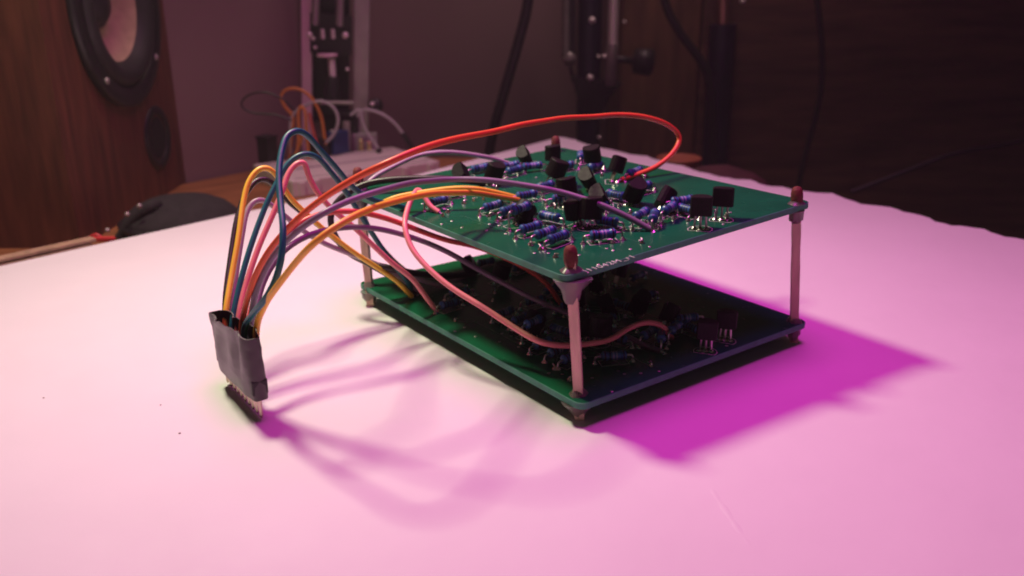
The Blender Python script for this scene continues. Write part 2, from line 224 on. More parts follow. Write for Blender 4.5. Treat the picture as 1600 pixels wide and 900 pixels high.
# ------------------------------------------------------------------ mesh helpers
class MB:
    def __init__(s): s.v = []; s.f = []; s.m = []; s.mats = []; s.sm = []
    def mi(s, m):
        if m not in s.mats: s.mats.append(m)
        return s.mats.index(m)
    def add(s, vs, fs, m, smooth=False):
        o = len(s.v); s.v += [Vector(v) for v in vs]; k = s.mi(m)
        for f in fs: s.f.append([i + o for i in f]); s.m.append(k); s.sm.append(smooth)
        return s
    def box(s, c, d, m, rot=None):
        hx, hy, hz = d[0] / 2, d[1] / 2, d[2] / 2
        vs = [Vector((x, y, z)) for z in (-hz, hz) for y in (-hy, hy) for x in (-hx, hx)]
        if rot is not None: vs = [rot @ v for v in vs]
        return s.add([v + Vector(c) for v in vs], [(0, 2, 3, 1), (4, 5, 7, 6), (0, 1, 5, 4), (2, 6, 7, 3), (0, 4, 6, 2), (1, 3, 7, 5)], m)
    def bbox(s, c, d, m, rot=None, b=.4):                       # box with chamfered edges
        bm = bmesh.new(); bmesh.ops.create_cube(bm, size=1)
        for v in bm.verts: v.co = Vector((v.co.x * d[0], v.co.y * d[1], v.co.z * d[2]))
        bmesh.ops.bevel(bm, geom=bm.edges[:], offset=min(b, min(d) * .45), segments=2, profile=.6, affect='EDGES')
        bm.verts.index_update()
        vs = [v.co.copy() for v in bm.verts]; fs = [[v.index for v in f.verts] for f in bm.faces]; bm.free()
        if rot is not None: vs = [rot @ v for v in vs]
        return s.add([v + Vector(c) for v in vs], fs, m)
    def tube(s, pts, r, m, n=8, caps=True, square=False):
        P = [Vector(p) for p in pts]; R = r if isinstance(r, (list, tuple)) else [r] * len(P)
        T = []
        for i in range(len(P)):
            a = P[max(0, i - 1)]; b = P[min(len(P) - 1, i + 1)]; t = b - a; T.append(t.normalized() if t.length > 1e-9 else Vector((0, 0, 1)))
        u = T[0].orthogonal().normalized(); vs = []
        for i in range(len(P)):
            u = (u - T[i] * u.dot(T[i])).normalized(); w2 = T[i].cross(u)
            for k in range(n):
                a = 2 * math.pi * (k + .5) / n; vs.append(P[i] + (u * math.cos(a) + w2 * math.sin(a)) * R[i])
        fs = [(i * n + k, i * n + (k + 1) % n, (i + 1) * n + (k + 1) % n, (i + 1) * n + k) for i in range(len(P) - 1) for k in range(n)]
        s.add(vs, fs, m, not square)
        if caps: s.add(vs[:n], [tuple(range(n - 1, -1, -1))], m); s.add(vs[-n:], [tuple(range(n))], m)
        return s
    def lathe(s, prof, m, axis=Vector((0, 0, 1)), o=(0, 0, 0), n=20, smooth=True, ref=None):      # prof: (radius, height)
        ax = Vector(axis).normalized(); u = (ref or ax.orthogonal()).normalized(); w2 = ax.cross(u); vs = []; o = Vector(o)
        for r, h in prof:
            for k in range(n):
                a = 2 * math.pi * k / n; vs.append(o + ax * h + (u * math.cos(a) + w2 * math.sin(a)) * max(r, 1e-4))
        fs = [(i * n + k, i * n + (k + 1) % n, (i + 1) * n + (k + 1) % n, (i + 1) * n + k) for i in range(len(prof) - 1) for k in range(n)]
        return s.add(vs, fs, m, smooth)
    def mesh(s, name, off=Vector()):
        me = bpy.data.meshes.new(name)
        me.from_pydata([(v - off) * S for v in s.v], [], s.f)
        for m in s.mats: me.materials.append(m)
        me.polygons.foreach_set('material_index', s.m); me.polygons.foreach_set('use_smooth', s.sm)
        me.validate(); me.update()
        bm = bmesh.new(); bm.from_mesh(me); bmesh.ops.recalc_face_normals(bm, faces=bm.faces); bm.to_mesh(me); bm.free()
        return me
ORG = {}
def tag(o, label=None, cat=None, group=None, kind=None):
    if label: o['label'] = label
    if cat: o['category'] = cat
    if group: o['group'] = group
    if kind: o['kind'] = kind
    return o
def thing(name, loc, label, cat, group=None):
    o = bpy.data.objects.new(name, None); C.objects.link(o); o.location = Vector(loc) * S; o.empty_display_size = .01
    ORG[o] = Vector(loc); return tag(o, label, cat, group)
def part(name, mb, parent=None, label=None, loc=None):        # vertices of mb are in scene millimetres
    off = ORG[parent] if parent is not None else Vector(loc if loc is not None else (0, 0, 0))
    o = bpy.data.objects.new(name, mb.mesh(name, off)); C.objects.link(o)
    if parent is not None: o.parent = parent
    else: o.location = off * S
    ORG[o] = off
    if label: o['label'] = label
    return o
def smoothpath(pts, k=8):
    P = [Vector(p) for p in pts]; P = [P[0] * 2 - P[1]] + P + [P[-1] * 2 - P[-2]]; out = []
    for i in range(1, len(P) - 2):
        p0, p1, p2, p3 = P[i - 1:i + 3]
        t0 = 0; t1 = t0 + max((p1 - p0).length, 1e-6) ** .5; t2 = t1 + max((p2 - p1).length, 1e-6) ** .5; t3 = t2 + max((p3 - p2).length, 1e-6) ** .5
        for j in range(k):
            t = t1 + (t2 - t1) * j / k
            a1 = p0 * ((t1 - t) / (t1 - t0)) + p1 * ((t - t0) / (t1 - t0)); a2 = p1 * ((t2 - t) / (t2 - t1)) + p2 * ((t - t1) / (t2 - t1)); a3 = p2 * ((t3 - t) / (t3 - t2)) + p3 * ((t - t2) / (t3 - t2))
            b1 = a1 * ((t2 - t) / (t2 - t0)) + a2 * ((t - t0) / (t2 - t0)); b2 = a2 * ((t3 - t) / (t3 - t1)) + a3 * ((t - t1) / (t3 - t1))
            out.append(b1 * ((t2 - t) / (t2 - t1)) + b2 * ((t - t1) / (t2 - t1)))
    out.append(P[-2])
    for _ in range(3):                                            # gentle relaxation
        out = [out[0]] + [(out[i - 1] + out[i] * 2 + out[i + 1]) / 4 for i in range(1, len(out) - 1)] + [out[-1]]
    return out
def rotx(ax): return Vector(ax).to_track_quat('Z', 'Y').to_matrix()
B = D['B']; V3 = Vector
# ------------------------------------------------------------------ setting: desk, wall
w0 = V3(D['WALL'][0]); we = V3(D['WALL'][1])
wq = lambda x: w0 + we * ((x - w0.x) / we.x)
pl_ = [V3((-700, -700, -14)), V3((231, -700, -14)), V3((231, 290, -14)), V3((150, 354, -14)), V3((146, wq(146).y - 3, -14)), V3((-700, wq(-700).y - 3, -14))]
mb = MB(); n = len(pl_)
mb.add(pl_ + [p - V3((0, 0, 25)) for p in pl_], [tuple(range(n)), tuple(range(2 * n - 1, n - 1, -1))] + [(i, n + i, n + (i + 1) % n, (i + 1) % n) for i in range(n)], X['desk'])
tag(part('desk', mb, loc=(0, 0, -39)), kind='structure')
tag(part('floor', MB().box((500, 500, -710), (4000, 4000, 20), X['cabinet2'])), kind='structure')
w0 = V3(D['WALL'][0]); we = V3(D['WALL'][1]); wn = V3((-we.y, we.x, 0))
rot = Matrix((we, wn, V3((0, 0, 1)))).transposed()
mb = MB().box(w0 + we * 500 + wn * 10 + V3((0, 0, 250)), (2600, 20, 1900), X['wall'], rot); tag(part('wall', mb, loc=tuple(w0)), kind='structure')
# white sheet the stack stands on: left edge straight, right edge torn
le = [V3((*p, 0)) for p in D['LEDGE']]; re = [V3((*p, 0)) for p in D['REDGE']]
out = [V3((-190, -330, 0)), V3((225, -330, 0)), V3((222, -120, 0))]
rr = list(reversed(re)); dense = []
for i in range(len(rr) - 1):
    a, b = rr[i], rr[i + 1]; n = max(2, int((b - a).length / 4))
    for k in range(n):
        t = k / n; p = a.lerp(b, t); p.x += .5 * math.sin(p.y * .9) + random.uniform(-.35, .35); dense.append(p)
out += dense + [rr[-1]] + list(reversed(le)) + [le[0] + (le[0] - le[1]).normalized() * 120]
mb = MB(); n = len(out); top = out; bot = [p - V3((0, 0, 13.5)) for p in out]
mb.add(top + bot, [tuple(range(n)), tuple(range(2 * n - 1, n - 1, -1))] + [(i, n + i, n + (i + 1) % n, (i + 1) % n) for i in range(n)], X['sheet'])
sheet = part('white_board', mb, loc=(0, 0, -13.5)); tag(sheet, 'large white board with a ragged right edge, lying under the green circuit boards', 'board')
cp = smoothpath([V3(q) - V3((0, 0, 2.92)) for q in B['crease']], 5); nn_ = len(cp)
part('crease', MB().tube(cp, [2.86 + .13 * math.sin(math.pi * k / (nn_ - 1)) + .03 * math.sin(k * 1.3) for k in range(nn_)], X['sheet'], 40), sheet)
for i, (x, y, s) in enumerate(D['SPECK']):
    m2 = MB().lathe([(0, .02), (s, .05), (s * .7, s * .5), (0, s * .6)], X['speck'], o=(x, y, 0), n=7)
    tag(part('crumb', m2, loc=(x, y, 0)), ['tiny dark crumb on the white board, nearest the taped plug', 'tiny grey crumb on the white board, farther left of the taped plug', 'faint crumb by the left edge of the white board'][i], 'crumb', 'crumbs on the white board')
# ------------------------------------------------------------------ the stack of two boards
def fm(fr):
    m = Matrix(fr[1]).to_4x4(); m.translation = V3(fr[0]) * S; return m
UP, LOW = fm(D['UP']), fm(D['LOW'])
stack = thing('circuit_board_stack', (40, 50, 0), 'two green circuit boards stacked one above the other on four matchsticks', 'circuit boards')
BW, BH, TH = 80.0, 102.4, 1.6
def board_mb():
    mb = MB(); r = 2.2; pr = []
    for cx, cy, a0 in ((BW - r, r, -90), (BW - r, BH - r, 0), (r, BH - r, 90), (r, r, 180)):
        for k in range(6):
            a = math.radians(a0 + 18 * k); pr.append(V3((cx + r * math.cos(a), cy + r * math.sin(a), 0)))
    n = len(pr); c = V3((BW / 2, BH / 2, 0))
    ins = [p + (c - p).normalized() * .18 for p in pr]
    mb.add(ins, [tuple(range(n))], X['pcb']); mb.add([p - V3((0, 0, TH)) for p in ins], [tuple(range(n - 1, -1, -1))], X['pcb'])
    rings = [ins, [p - V3((0, 0, .12)) for p in pr], [p - V3((0, 0, TH - .12)) for p in pr], [p - V3((0, 0, TH)) for p in ins]]
    for a, b in zip(rings, rings[1:]):
        mb.add(a + b, [(i, n + i, n + (i + 1) % n, (i + 1) % n) for i in range(n)], X['pcb_edge'])
    return mb
# shared component meshes
def res_mesh(h, var):
    mb = MB(); L = 3.15; prof = []; st = 26
    bands = {0: [(-2.3, 'band_dark'), (-1.05, 'band_dark'), (-.25, 'band_red'), (.55, 'band_dark'), (2.2, 'band_red')], 1: [(-2.3, 'band_red'), (-1.05, 'band_dark'), (-.25, 'band_pale'), (.55, 'band_pale'), (2.2, 'band_dark')]}[var]
    xs = []
    x = -L
    cuts = sorted({-L, -2.95, -2.6, -1.9, -1.5, 1.5, 1.9, 2.6, 2.95, L} | {b[0] - .2 for b in bands} | {b[0] + .2 for b in bands})
    def rad(x):
        a = abs(x)
        if a >= L - 1e-6: return .35
        if a > 2.94: return .92
        if a > 1.85: return 1.22
        return 1.03
    for a, b in zip(cuts, cuts[1:]):
        mid = (a + b) / 2; m = X['res_blue']
        for bx, bn in bands:
            if abs(mid - bx) < .2: m = X[bn]
        mb.lathe([(rad(a), a), (rad(b), b)], m, axis=(1, 0, 0), n=12)
    for sg in (-1, 1):
        mb.tube([(sg * 3.1, 0, 0), (sg * 4.0, 0, 0), (sg * 4.45, 0, -.15), (sg * 4.6, 0, -.6), (sg * 4.65, 0, -h)], .28, X['tin'], 6)
        mb.lathe([(.8, -h + .03), (.66, -h + .2), (.42, -h + .45), (.29, -h + .75), (.05, -h + .85)], X['solder'], o=(sg * 4.65, 0, 0), n=10)
    return mb.mesh('resistor')
RM = {}
def tr_mesh(leg):
    mb = MB(); r = 2.6; hgt = 4.5; flat = -1.3; pr = []
    a0 = math.asin(flat / r)
    for k in range(15):
        a = a0 + (math.pi - 2 * a0) * k / 14; pr.append((r * math.cos(a), r * math.sin(a)))
    n = len(pr)
    def ring(z, k): return [V3((x * k, (y - .3) * k + .3, leg + z)) for x, y in pr]
    rings = [ring(0, .93), ring(.15, 1), ring(hgt - .22, .985), ring(hgt, .92)]
    mb.add(rings[0], [tuple(range(n - 1, -1, -1))], X['epoxy']); mb.add(rings[-1], [tuple(range(n))], X['epoxy'])
    for a, b in zip(rings, rings[1:]): mb.add(a + b, [(i, (i + 1) % n, n + (i + 1) % n, n + i) for i in range(n)], X['epoxy'])
    for x in (-1.27, 0, 1.27):
        mb.tube([(x * .95, .2, leg + .1), (x, .2, leg * .6), (x * 1.15, .2, -.2)], .27, X['tin'], 4, square=True)
        mb.lathe([(.75, .04), (.6, .25), (.3, .6), (.05, .7)], X['solder'], o=(x * 1.15, .2, 0), n=8)
    return mb.mesh('transistor')
TM = {}
TSC = [.95, 1, 1.1, 1.04, 1.02, 1.02, 1.0, 1.0, 1.06, 1.16, 1.12, 1.06, 1.0, 1.0, 1.1, 1.0, 1.06]
def sold_mesh(i):
    rnd = random.Random(i); mb = MB()
    r = rnd.uniform(.5, .75)
    mb.lathe([(r, .03), (r * .92, .25), (r * .6, .5), (.3, .7), (.26, .9), (.05, .95)], X['solder'], n=10)
    a = rnd.uniform(0, 6.28)
    mb.tube([(0, 0, .5), (.2 * math.cos(a), .2 * math.sin(a), .9), (1.2 * math.cos(a), 1.2 * math.sin(a), 1.0 + rnd.uniform(-.3, .4))], .2, X['tin'], 5)
    return mb.mesh('solder_joint')
SM = [sold_mesh(i) for i in range(4)]
def silk_mb():
    mb = MB(); z = .03
    def quad(x0, y0, x1, y1, wd):
        d = V3((x1 - x0, y1 - y0, 0)); L = d.length; rot = Matrix.Rotation(math.atan2(d.y, d.x), 3, 'Z')
        mb.box(((x0 + x1) / 2, (y0 + y1) / 2, z), (L + wd, wd, .03), X['silk'], rot)
    for i, (x, y, dg, h) in enumerate(D['RES']):
        if i % 4 == 3: continue
        a = math.radians(dg); ca, sa = math.cos(a), math.sin(a)
        pts = [(x + ca * u - sa * v, y + sa * u + ca * v) for u, v in ((-3.4, -1.6), (3.4, -1.6), (3.4, 1.6), (-3.4, 1.6))]
        for k in range(4): quad(*pts[k], *pts[(k + 1) % 4], .15)
    for x, y, leg, ti, az, yaw in D['TRANS']:
        pts = [(x + 2.9 * math.cos(math.radians(yaw + t)), y + 2.9 * math.sin(math.radians(yaw + t))) for t in range(-40, 230, 30)]
        for p, q in zip(pts, pts[1:] + pts[:1]): quad(*p, *q, .15)
    for x, y in D['VIA']: mb.lathe([(.42, .02), (.38, .06), (.15, .05)], X['tin'], o=(x, y, 0), n=9)
    return mb
def trace_mb():
    mb = MB(); rnd = random.Random(3)
    P = [p[:2] for p in D['RES']] + D['SOLD']
    for i in range(46):
        a = rnd.choice(P); b = rnd.choice(P)
        if math.dist(a, b) > 45: continue
        dx, dy = b[0] - a[0], b[1] - a[1]; k = min(abs(dx), abs(dy)); mid = (a[0] + math.copysign(k, dx), a[1] + math.copysign(k, dy))
        for p, q in ((a, mid), (mid, b)):
            d = V3((q[0] - p[0], q[1] - p[1], 0))
            if d.length < 1: continue
            mb.box(((p[0] + q[0]) / 2, (p[1] + q[1]) / 2, .006 + i * .0004), (d.length + .35, .36, .01), X['trace'], Matrix.Rotation(math.atan2(d.y, d.x), 3, 'Z'))
    return mb
bmesh_board = board_mb().mesh('circuit_board'); silkm = silk_mb().mesh('printed_outline'); tracem = trace_mb().mesh('copper_track')
def text_mesh():
    cu = bpy.data.curves.new('board_text', 'FONT'); cu.body = 'J11042M_r1'; cu.size = 2.6 * S; cu.extrude = .015 * S; cu.space_character = 1.12
    o = bpy.data.objects.new('board_text', cu); C.objects.link(o); dg = bpy.context.evaluated_depsgraph_get()
    me = bpy.data.meshes.new_from_object(o.evaluated_get(dg)); bpy.data.objects.remove(o); me.name = 'board_text'; me.materials.clear(); me.materials.append(X['lettering']); return me
textm = text_mesh()
def child(name, me, parent, mtx):
    o = bpy.data.objects.new(name, me); C.objects.link(o); o.parent = parent; o.matrix_local = mtx; return o
stack_inv = Matrix.Translation(-ORG[stack] * S)
T3 = lambda x, y, z: Matrix.Translation((x * S, y * S, z * S))
for bi, (F, lab) in enumerate(((UP, 'upper green board crowded with blue resistors and black transistors'), (LOW, 'lower green board in the shade of the upper one'))):
    bo = child('circuit_board', bmesh_board, stack, stack_inv @ F); bo['label'] = lab
    for i, (x, y, dg, h) in enumerate(D['RES']):
        k = (round(h, 1), i % 2)
        if k not in RM: RM[k] = res_mesh(*k)
        child('resistor', RM[k], bo, T3(x, y, h) @ Matrix.Rotation(math.radians(dg + (bi * (i * 7 % 9 - 4))), 4, 'Z'))
    for i, (x, y, leg, ti, az, yaw) in enumerate(D['TRANS']):
        if leg not in TM: TM[leg] = tr_mesh(leg)
        if bi: ti = ti * .8
        a = math.radians(az)
        tilt = Matrix.Rotation(math.radians(ti), 4, V3((-math.sin(a), math.cos(a), 0)))
        child('transistor', TM[leg], bo, T3(x, y, 0) @ tilt @ Matrix.Rotation(math.radians(yaw), 4, 'Z') @ Matrix.Scale(TSC[i], 4))
    for i, (x, y) in enumerate(D['SOLD']):
        if bi and i % 3: continue
        child('solder_joint', SM[i % 4], bo, T3(x, y, 0) @ Matrix.Rotation(i * 1.3, 4, 'Z'))
    child('printed_outline', silkm, bo, Matrix()); child('copper_track', tracem, bo, Matrix())
    (ax, ay), (bx, by) = D['TEXT']
    if bi == 0: child('board_lettering', textm, bo, T3(ax, ay - .9, .03) @ Matrix.Rotation(math.atan2(by - ay, bx - ax), 4, 'Z'))
# matchsticks
for i, (p, q) in enumerate(D['MATCH']):
    p, q = V3(p), V3(q); d = (q - p).normalized(); mb = MB(); n = 14; L = (q - p).length
    rnd = random.Random(i)
    pts = [p + d * (L - 3.2) * k / (n - 1) for k in range(n)]
    mb.tube(pts, [1.48 + rnd.uniform(-.07, .07) for _ in pts], X['match'], 4, square=True)
    o = part('matchstick', mb, stack)
    hb = MB(); base = q - d * 4.2
    hb.lathe([(1.15, -.5), (1.38, 0), (1.52, .9), (1.5, 2.3), (1.36, 3.3), (.95, 4.0), (.4, 4.25), (0, 4.3)], X['head'], axis=d, o=base, n=14)
    ORG[o] = ORG[stack]
    hh = part('match_head', hb, o); hh.location = (0, 0, 0)
# hot glue
def glue(c, axis, prof, seed, squash=1):
    rnd = random.Random(seed); mb = MB(); n = 16; ax = V3(axis).normalized(); u = ax.orthogonal().normalized(); w2 = ax.cross(u); vs = []
    ph = rnd.uniform(0, 6)
    for r, h in prof:
        for k in range(n):
            a = 2 * math.pi * k / n; rr_ = r * (1 + .16 * math.sin(2 * a + ph) + .08 * math.sin(5 * a + ph * 2 + h))
            vs.append(V3(c) + ax * h + (u * math.cos(a) + w2 * math.sin(a) * squash) * rr_)
    fs = [(i * n + k, i * n + (k + 1) % n, (i + 1) * n + (k + 1) % n, (i + 1) * n + k) for i in range(len(prof) - 1) for k in range(n)]
    mb.add(vs, fs, X['glue'], True); mb.add(vs[:n], [tuple(range(n))], X['glue']); mb.add(vs[-n:], [tuple(range(n))], X['glue'])
    return part('glue_blob', mb, stack)
def on(i, z):
    p, q = (V3(a) for a in D['MATCH'][i]); t = (z - p.z) / (q.z - p.z); return p.lerp(q, t)
UZ = [V3(D['UP'][0]) + Matrix(D['UP'][1]) @ V3(c) for c in ((3, 2, 0), (75.5, 2, 0), (2.6, 99.8, 0), (75, 98, 0))]
for i in range(4):
    zt = UZ[i].z
    k = (1.0, .6, .7, .6)[i]
    glue(on(i, zt - TH - .05), (0, 0, -1), [(3.7 * k, 0), (3.6 * k, .2), (2.9 * k + .2, 1.2), (2.0, 2.6), (1.5, 4.6 * k), (1.1, 5.6 * k)], i)
    glue(on(i, zt + .02), (0, 0, 1), [(2.3, 0), (2.0, .3), (1.5, .7), (1.1, 1.0)], 10 + i)
    glue(on(i, 4.35), (0, 0, -1), [(3.7 * k, 0), (3.2 * k, .7), (2.0, 2.0), (1.3, 3.0), (.9, 3.8)], 20 + i)
    glue(on(i, 6.02), (0, 0, 1), [(2.0, 0), (1.7, .4), (1.3, 1.0), (1.05, 1.3)], 30 + i)
# ------------------------------------------------------------------ taped pin plug
plug = thing('pin_plug', (-52, 53, 0), 'header pins wrapped in dark grey tape, standing where all the wires gather', 'plug')
rnd = random.Random(5); secs = []
N = 40
def rring(z, y0, y1, xc, hx, wob, inset=0):
    ring = []
    for k in range(N):
        a = 2 * math.pi * k / N; cx, cy = math.cos(a), math.sin(a); e_ = .38
        x = math.copysign(abs(cx) ** e_, cx) * (hx - inset); y = math.copysign(abs(cy) ** .55, cy) * ((y1 - y0) / 2 - inset)
        x += 1.35 * wob * (math.sin(1.1 * y + z * .22) * .5 + .35 * math.sin(y * .9 - z * .3) + .3 * math.sin(y * 1.7 + z * .9) * math.sin(z * .5))
        ring.append(V3((xc + x, (y0 + y1) / 2 + y, z)))
    return ring
zs = [5.4, 5.8, 6.4, 7.5, 9, 11, 13, 15, 17, 18.4, 19.4]
def tp(z, inset=0):
    t = (z - 4.6) / 14.8; tilt = .06
    r = rring(z, 41.0 + 1.2 * t, 66.4 + .2 * t + .5 * math.sin(t * 3), -52 - .1 * t, 2.15 + .35 * t + .2 * math.sin(t * 5), .12 + .38 * t, inset)
    for v in r:                                      # rim and hem run unevenly
        if z > 17: v.z += .9 * math.sin((v.y - 40) * .21) * (z - 17) / 2.4 + .25 * math.sin(v.y)
        if z < 6: v.z += (.5 * math.sin(v.y * .3) - .25) * (6 - z) / 1.4
    return r
outer = [tp(z) for z in zs]; inner = [tp(z, .32) for z in reversed(zs)]
mb = MB()
for a, b in zip(outer, outer[1:]): mb.add(a + b, [(k, (k + 1) % N, N + (k + 1) % N, N + k) for k in range(N)], X['tape'], True)
mb.add(outer[-1] + inner[0], [(k, (k + 1) % N, N + (k + 1) % N, N + k) for k in range(N)], X['tape'])
for a, b in zip(inner, inner[1:]): mb.add(a + b, [(k, (k + 1) % N, N + (k + 1) % N, N + k) for k in range(N)], X['tape_in'], True)
mb.add(outer[0] + inner[-1], [(k, (k + 1) % N, N + (k + 1) % N, N + k) for k in range(N)], X['tape'])
part('tape_wrap', mb, plug)
mb = MB().bbox((-52, 53.7, 8.2), (3.7, 24.6, 3.6), X['blackplastic']); part('pin_housing', mb, plug)
for i in range(10):
    y = 42.6 + i * 2.48
    mb = MB(); mb.tube([(-52, y, 8.5), (-52, y, 1.0), (-52, y, .45)], [.42, .42, .2], X['pin'], 4, square=True); part('pin', mb, plug)
# ------------------------------------------------------------------ wires
WL = {
 'black_long': ('black', 'leftmost black wire rising from the plug beneath the yellow hoop', 'wire'),
 'yellow_down': ('yellow', 'yellow wire hooping left of the blue wires and dropping to the lower board', 'wire'),
 'blue_low': ('blue', 'teal blue wire with the lower hoop, dropping to the lower board corner', 'wire'),
 'pink_down': ('pink', 'pink wire with a small hoop from the plug down to the lower board edge', 'wire'),
 'red_arch': ('red', 'bright red wire arching high across and curling back onto the upper board', 'wire'),
 'red_under': ('red2', 'darker red wire passing between the boards under the upper board edge', 'wire'),
 'purple_top': ('purple', 'long purple wire crossing over the upper board to its front pad', 'wire'),
 'mauve_under': ('mauve', 'dull mauve wire running between the boards towards the lower board front', 'wire'),
 'lavender_low': ('greymauve', 'pale grey-lilac wire with the smallest hoop beside the yellow wire', 'wire'),
 'blue_high': ('navy', 'blue wire with the tallest hoop, reaching the upper board corner', 'wire'),
 'orange_top': ('orange', 'orange-yellow wire sweeping low from the plug onto the middle of the upper board', 'wire'),
 'yellow_jumper': ('yellow', 'short yellow wire bowed over the upper board beside the orange one', 'wire'),
 'black_link': ('black', 'black wire linking the upper board to the lower board in a tight bend', 'wire'),
 'lavender_link': ('lavender', 'lavender wire from the back of the upper board bending down to the lower board', 'wire'),
 'pink_link': ('pink', 'long pink wire drooping from the upper board edge to the lower board front', 'wire')}
for k, (mk, lab, cat) in WL.items():
    pts = smoothpath(D['WIRES'][k], 7); mb = MB(); rw = random.Random(len(k) * 7 + len(lab)); ph = [rw.uniform(0, 6.3) for _ in range(6)]; acc = 0
    for j in range(1, len(pts) - 1):                              # hand-bent wire: slight unevenness along the run
        acc += (pts[j] - pts[j - 1]).length; f = min(1, j / 12, (len(pts) - 1 - j) / 12)
        pts[j] = pts[j] + V3((math.sin(acc * .11 + ph[0]) + .4 * math.sin(acc * .27 + ph[1]), math.sin(acc * .10 + ph[2]) + .4 * math.sin(acc * .3 + ph[3]), math.sin(acc * .12 + ph[4]) + .4 * math.sin(acc * .25 + ph[5]))) * .17 * f
    mb.tube(pts, .72 if k != 'black_link' else .95, WM[mk], 12)
    e0 = pts[-1]; d = (pts[-1] - pts[-3]).normalized()
    ends = [(pts[-1], d)]
    if k in ('yellow_jumper', 'black_link', 'lavender_link', 'pink_link'): ends.append((pts[0], (pts[0] - pts[2]).normalized()))
    for e, dd in ends:
        mb.tube([e - dd * .2, e + dd * .7, e + dd * 1.1 + V3((0, 0, -.5))], .36, X['tin'], 6)
        mb.lathe([(1.0, -.15), (.9, .1), (.55, .45), (.1, .7)], X['solder'], o=e + dd * 1.0 + V3((0, 0, -.45)), n=10)
    tag(part('wire', mb, loc=tuple(pts[0])), lab, cat, 'wires between the plug and the boards')
# ------------------------------------------------------------------ breadboard and its jumpers behind
b0, b1, b2, b3 = (V3(p) for p in D['BB'])
bc = (b0 + b1 + b2 + b3) / 4; bc = V3((bc.x, 318, 0))
bt = thing('breadboard', (bc.x - 1, 318, -14), 'pale breadboard lying behind the white board, loose jumper wires stuck in it', 'breadboard')
mb = MB().bbox((100.5, 319, -9.8), (87, 55, 8.4), X['bread'], b=.6); part('body', mb, bt)
mb = MB().box((100.5, 319, -5.45), (84, 2.6, .5), X['clear']); part('centre_groove', mb, bt)
for x in (62, 70, 86, 104, 122, 138): part('tab', MB().bbox((x, 291.0, -10), (3.4, 1.6, 7.4), X['bread']), bt)
for y in (297, 341): part('rail_line', MB().box((100.5, y, -5.56), (80, .8, .1), X['band_red']), bt)
def block(name, c, dims, m, lab, cat, rotz=0):
    r = Matrix.Rotation(rotz, 3, 'Z'); t = thing(name, (c[0], c[1], c[2] - dims[2] / 2), lab, cat)
    part('body', MB().bbox(c, dims, m, r, .5), t); return t
p = V3(B['plugL'][0]); t = block('black_plug', (p.x, p.y, p.z - 1), (8, 8, 14), X['blackplastic'], 'small black plug at the left end of the breadboard', 'plug', .5)
part('socket_lip', MB().bbox((p.x, p.y, p.z + 6.6), (9, 9, 1.4), X['blackplastic'], Matrix.Rotation(.5, 3, 'Z')), t)
p = V3(B['plugM'][0]); t = block('black_socket', (p.x, p.y, p.z - 1), (15, 6, 10), X['blackplastic'], 'black socket on the breadboard under the orange jumpers', 'socket', .3)
part('socket_lip', MB().bbox((p.x, p.y, p.z + 4.6), (16, 7, 1.2), X['blackplastic'], Matrix.Rotation(.3, 3, 'Z')), t)
p = V3(B['blueM'][0]); t = block('blue_trimmer', (p.x, p.y, p.z), (12, 6, 13), X['bluechip'], 'dark blue part standing upright on the breadboard', 'component', .3)
part('adjusting_screw', MB().lathe([(1.4, 0), (1.4, 1), (.2, 1.1)], X['steel'], o=(p.x - 3, p.y, p.z + 6.4), n=12), t)
p = V3(B['term'][0]); t = block('grey_terminal', (p.x, p.y, p.z), (15, 7, 13), X['clear'], 'grey terminal with two gleaming gold pins at the back of the breadboard', 'terminal', -.5)
g = [V3(q) for q in B['gold']]
for a, b in ((g[0], g[1]), (g[2], g[3])):
    part('gold_pin', MB().lathe([(1.2, -3), (1.35, -1), (1.35, 4), (1.0, 5.2), (0, 5.6)], X['gold'], o=(a + b) / 2, n=16), t); part('leg', MB().tube([b + V3((0, 0, 1)), V3((b.x, b.y, -5.6))], .5, X['tin'], 6), t)
def jumper(key, m, lab, ends=(), r=.9, grp='loose jumper wires on the breadboard'):
    pts = smoothpath(B[key], 6); t = thing('jumper_wire', tuple(pts[0]), lab, 'wire', grp)
    part('insulation', MB().tube(pts, r, WM[m], 10), t)
    for e in ends:
        a, b = (V3(q) for q in B[e]); d = (b - a).normalized(); rot = rotx(d)
        part('connector', MB().bbox((a + b) / 2, (2.8, 2.8, (b - a).length), X['blackplastic'], rot, .4), t)
jumper('j_orange1', 'oldorange', 'orange jumper wire looping highest above the breadboard', ('j_o1e',))
jumper('j_orange2', 'oldorange', 'orange jumper wire folded into a narrow upright bend', ('j_o2e',))
jumper('j_yellow', 'yellow', 'short yellow jumper wire slanting into the breadboard')
jumper('j_red', 'oldred', 'short red jumper wire beside the orange bend')
jumper('j_grey1', 'grey', 'grey jumper wire curling in a wide round loop')
jumper('j_grey2', 'grey', 'grey jumper wire dropping steeply to a black tip on the breadboard', ('j_grey2e',))
jumper('j_grey3', 'grey', 'grey jumper wire bowing out to the right with a black tip', ('j_grey3e',))
jumper('j_black', 'black', 'thin black jumper wire making a flat oval loop at the left', r=.55)
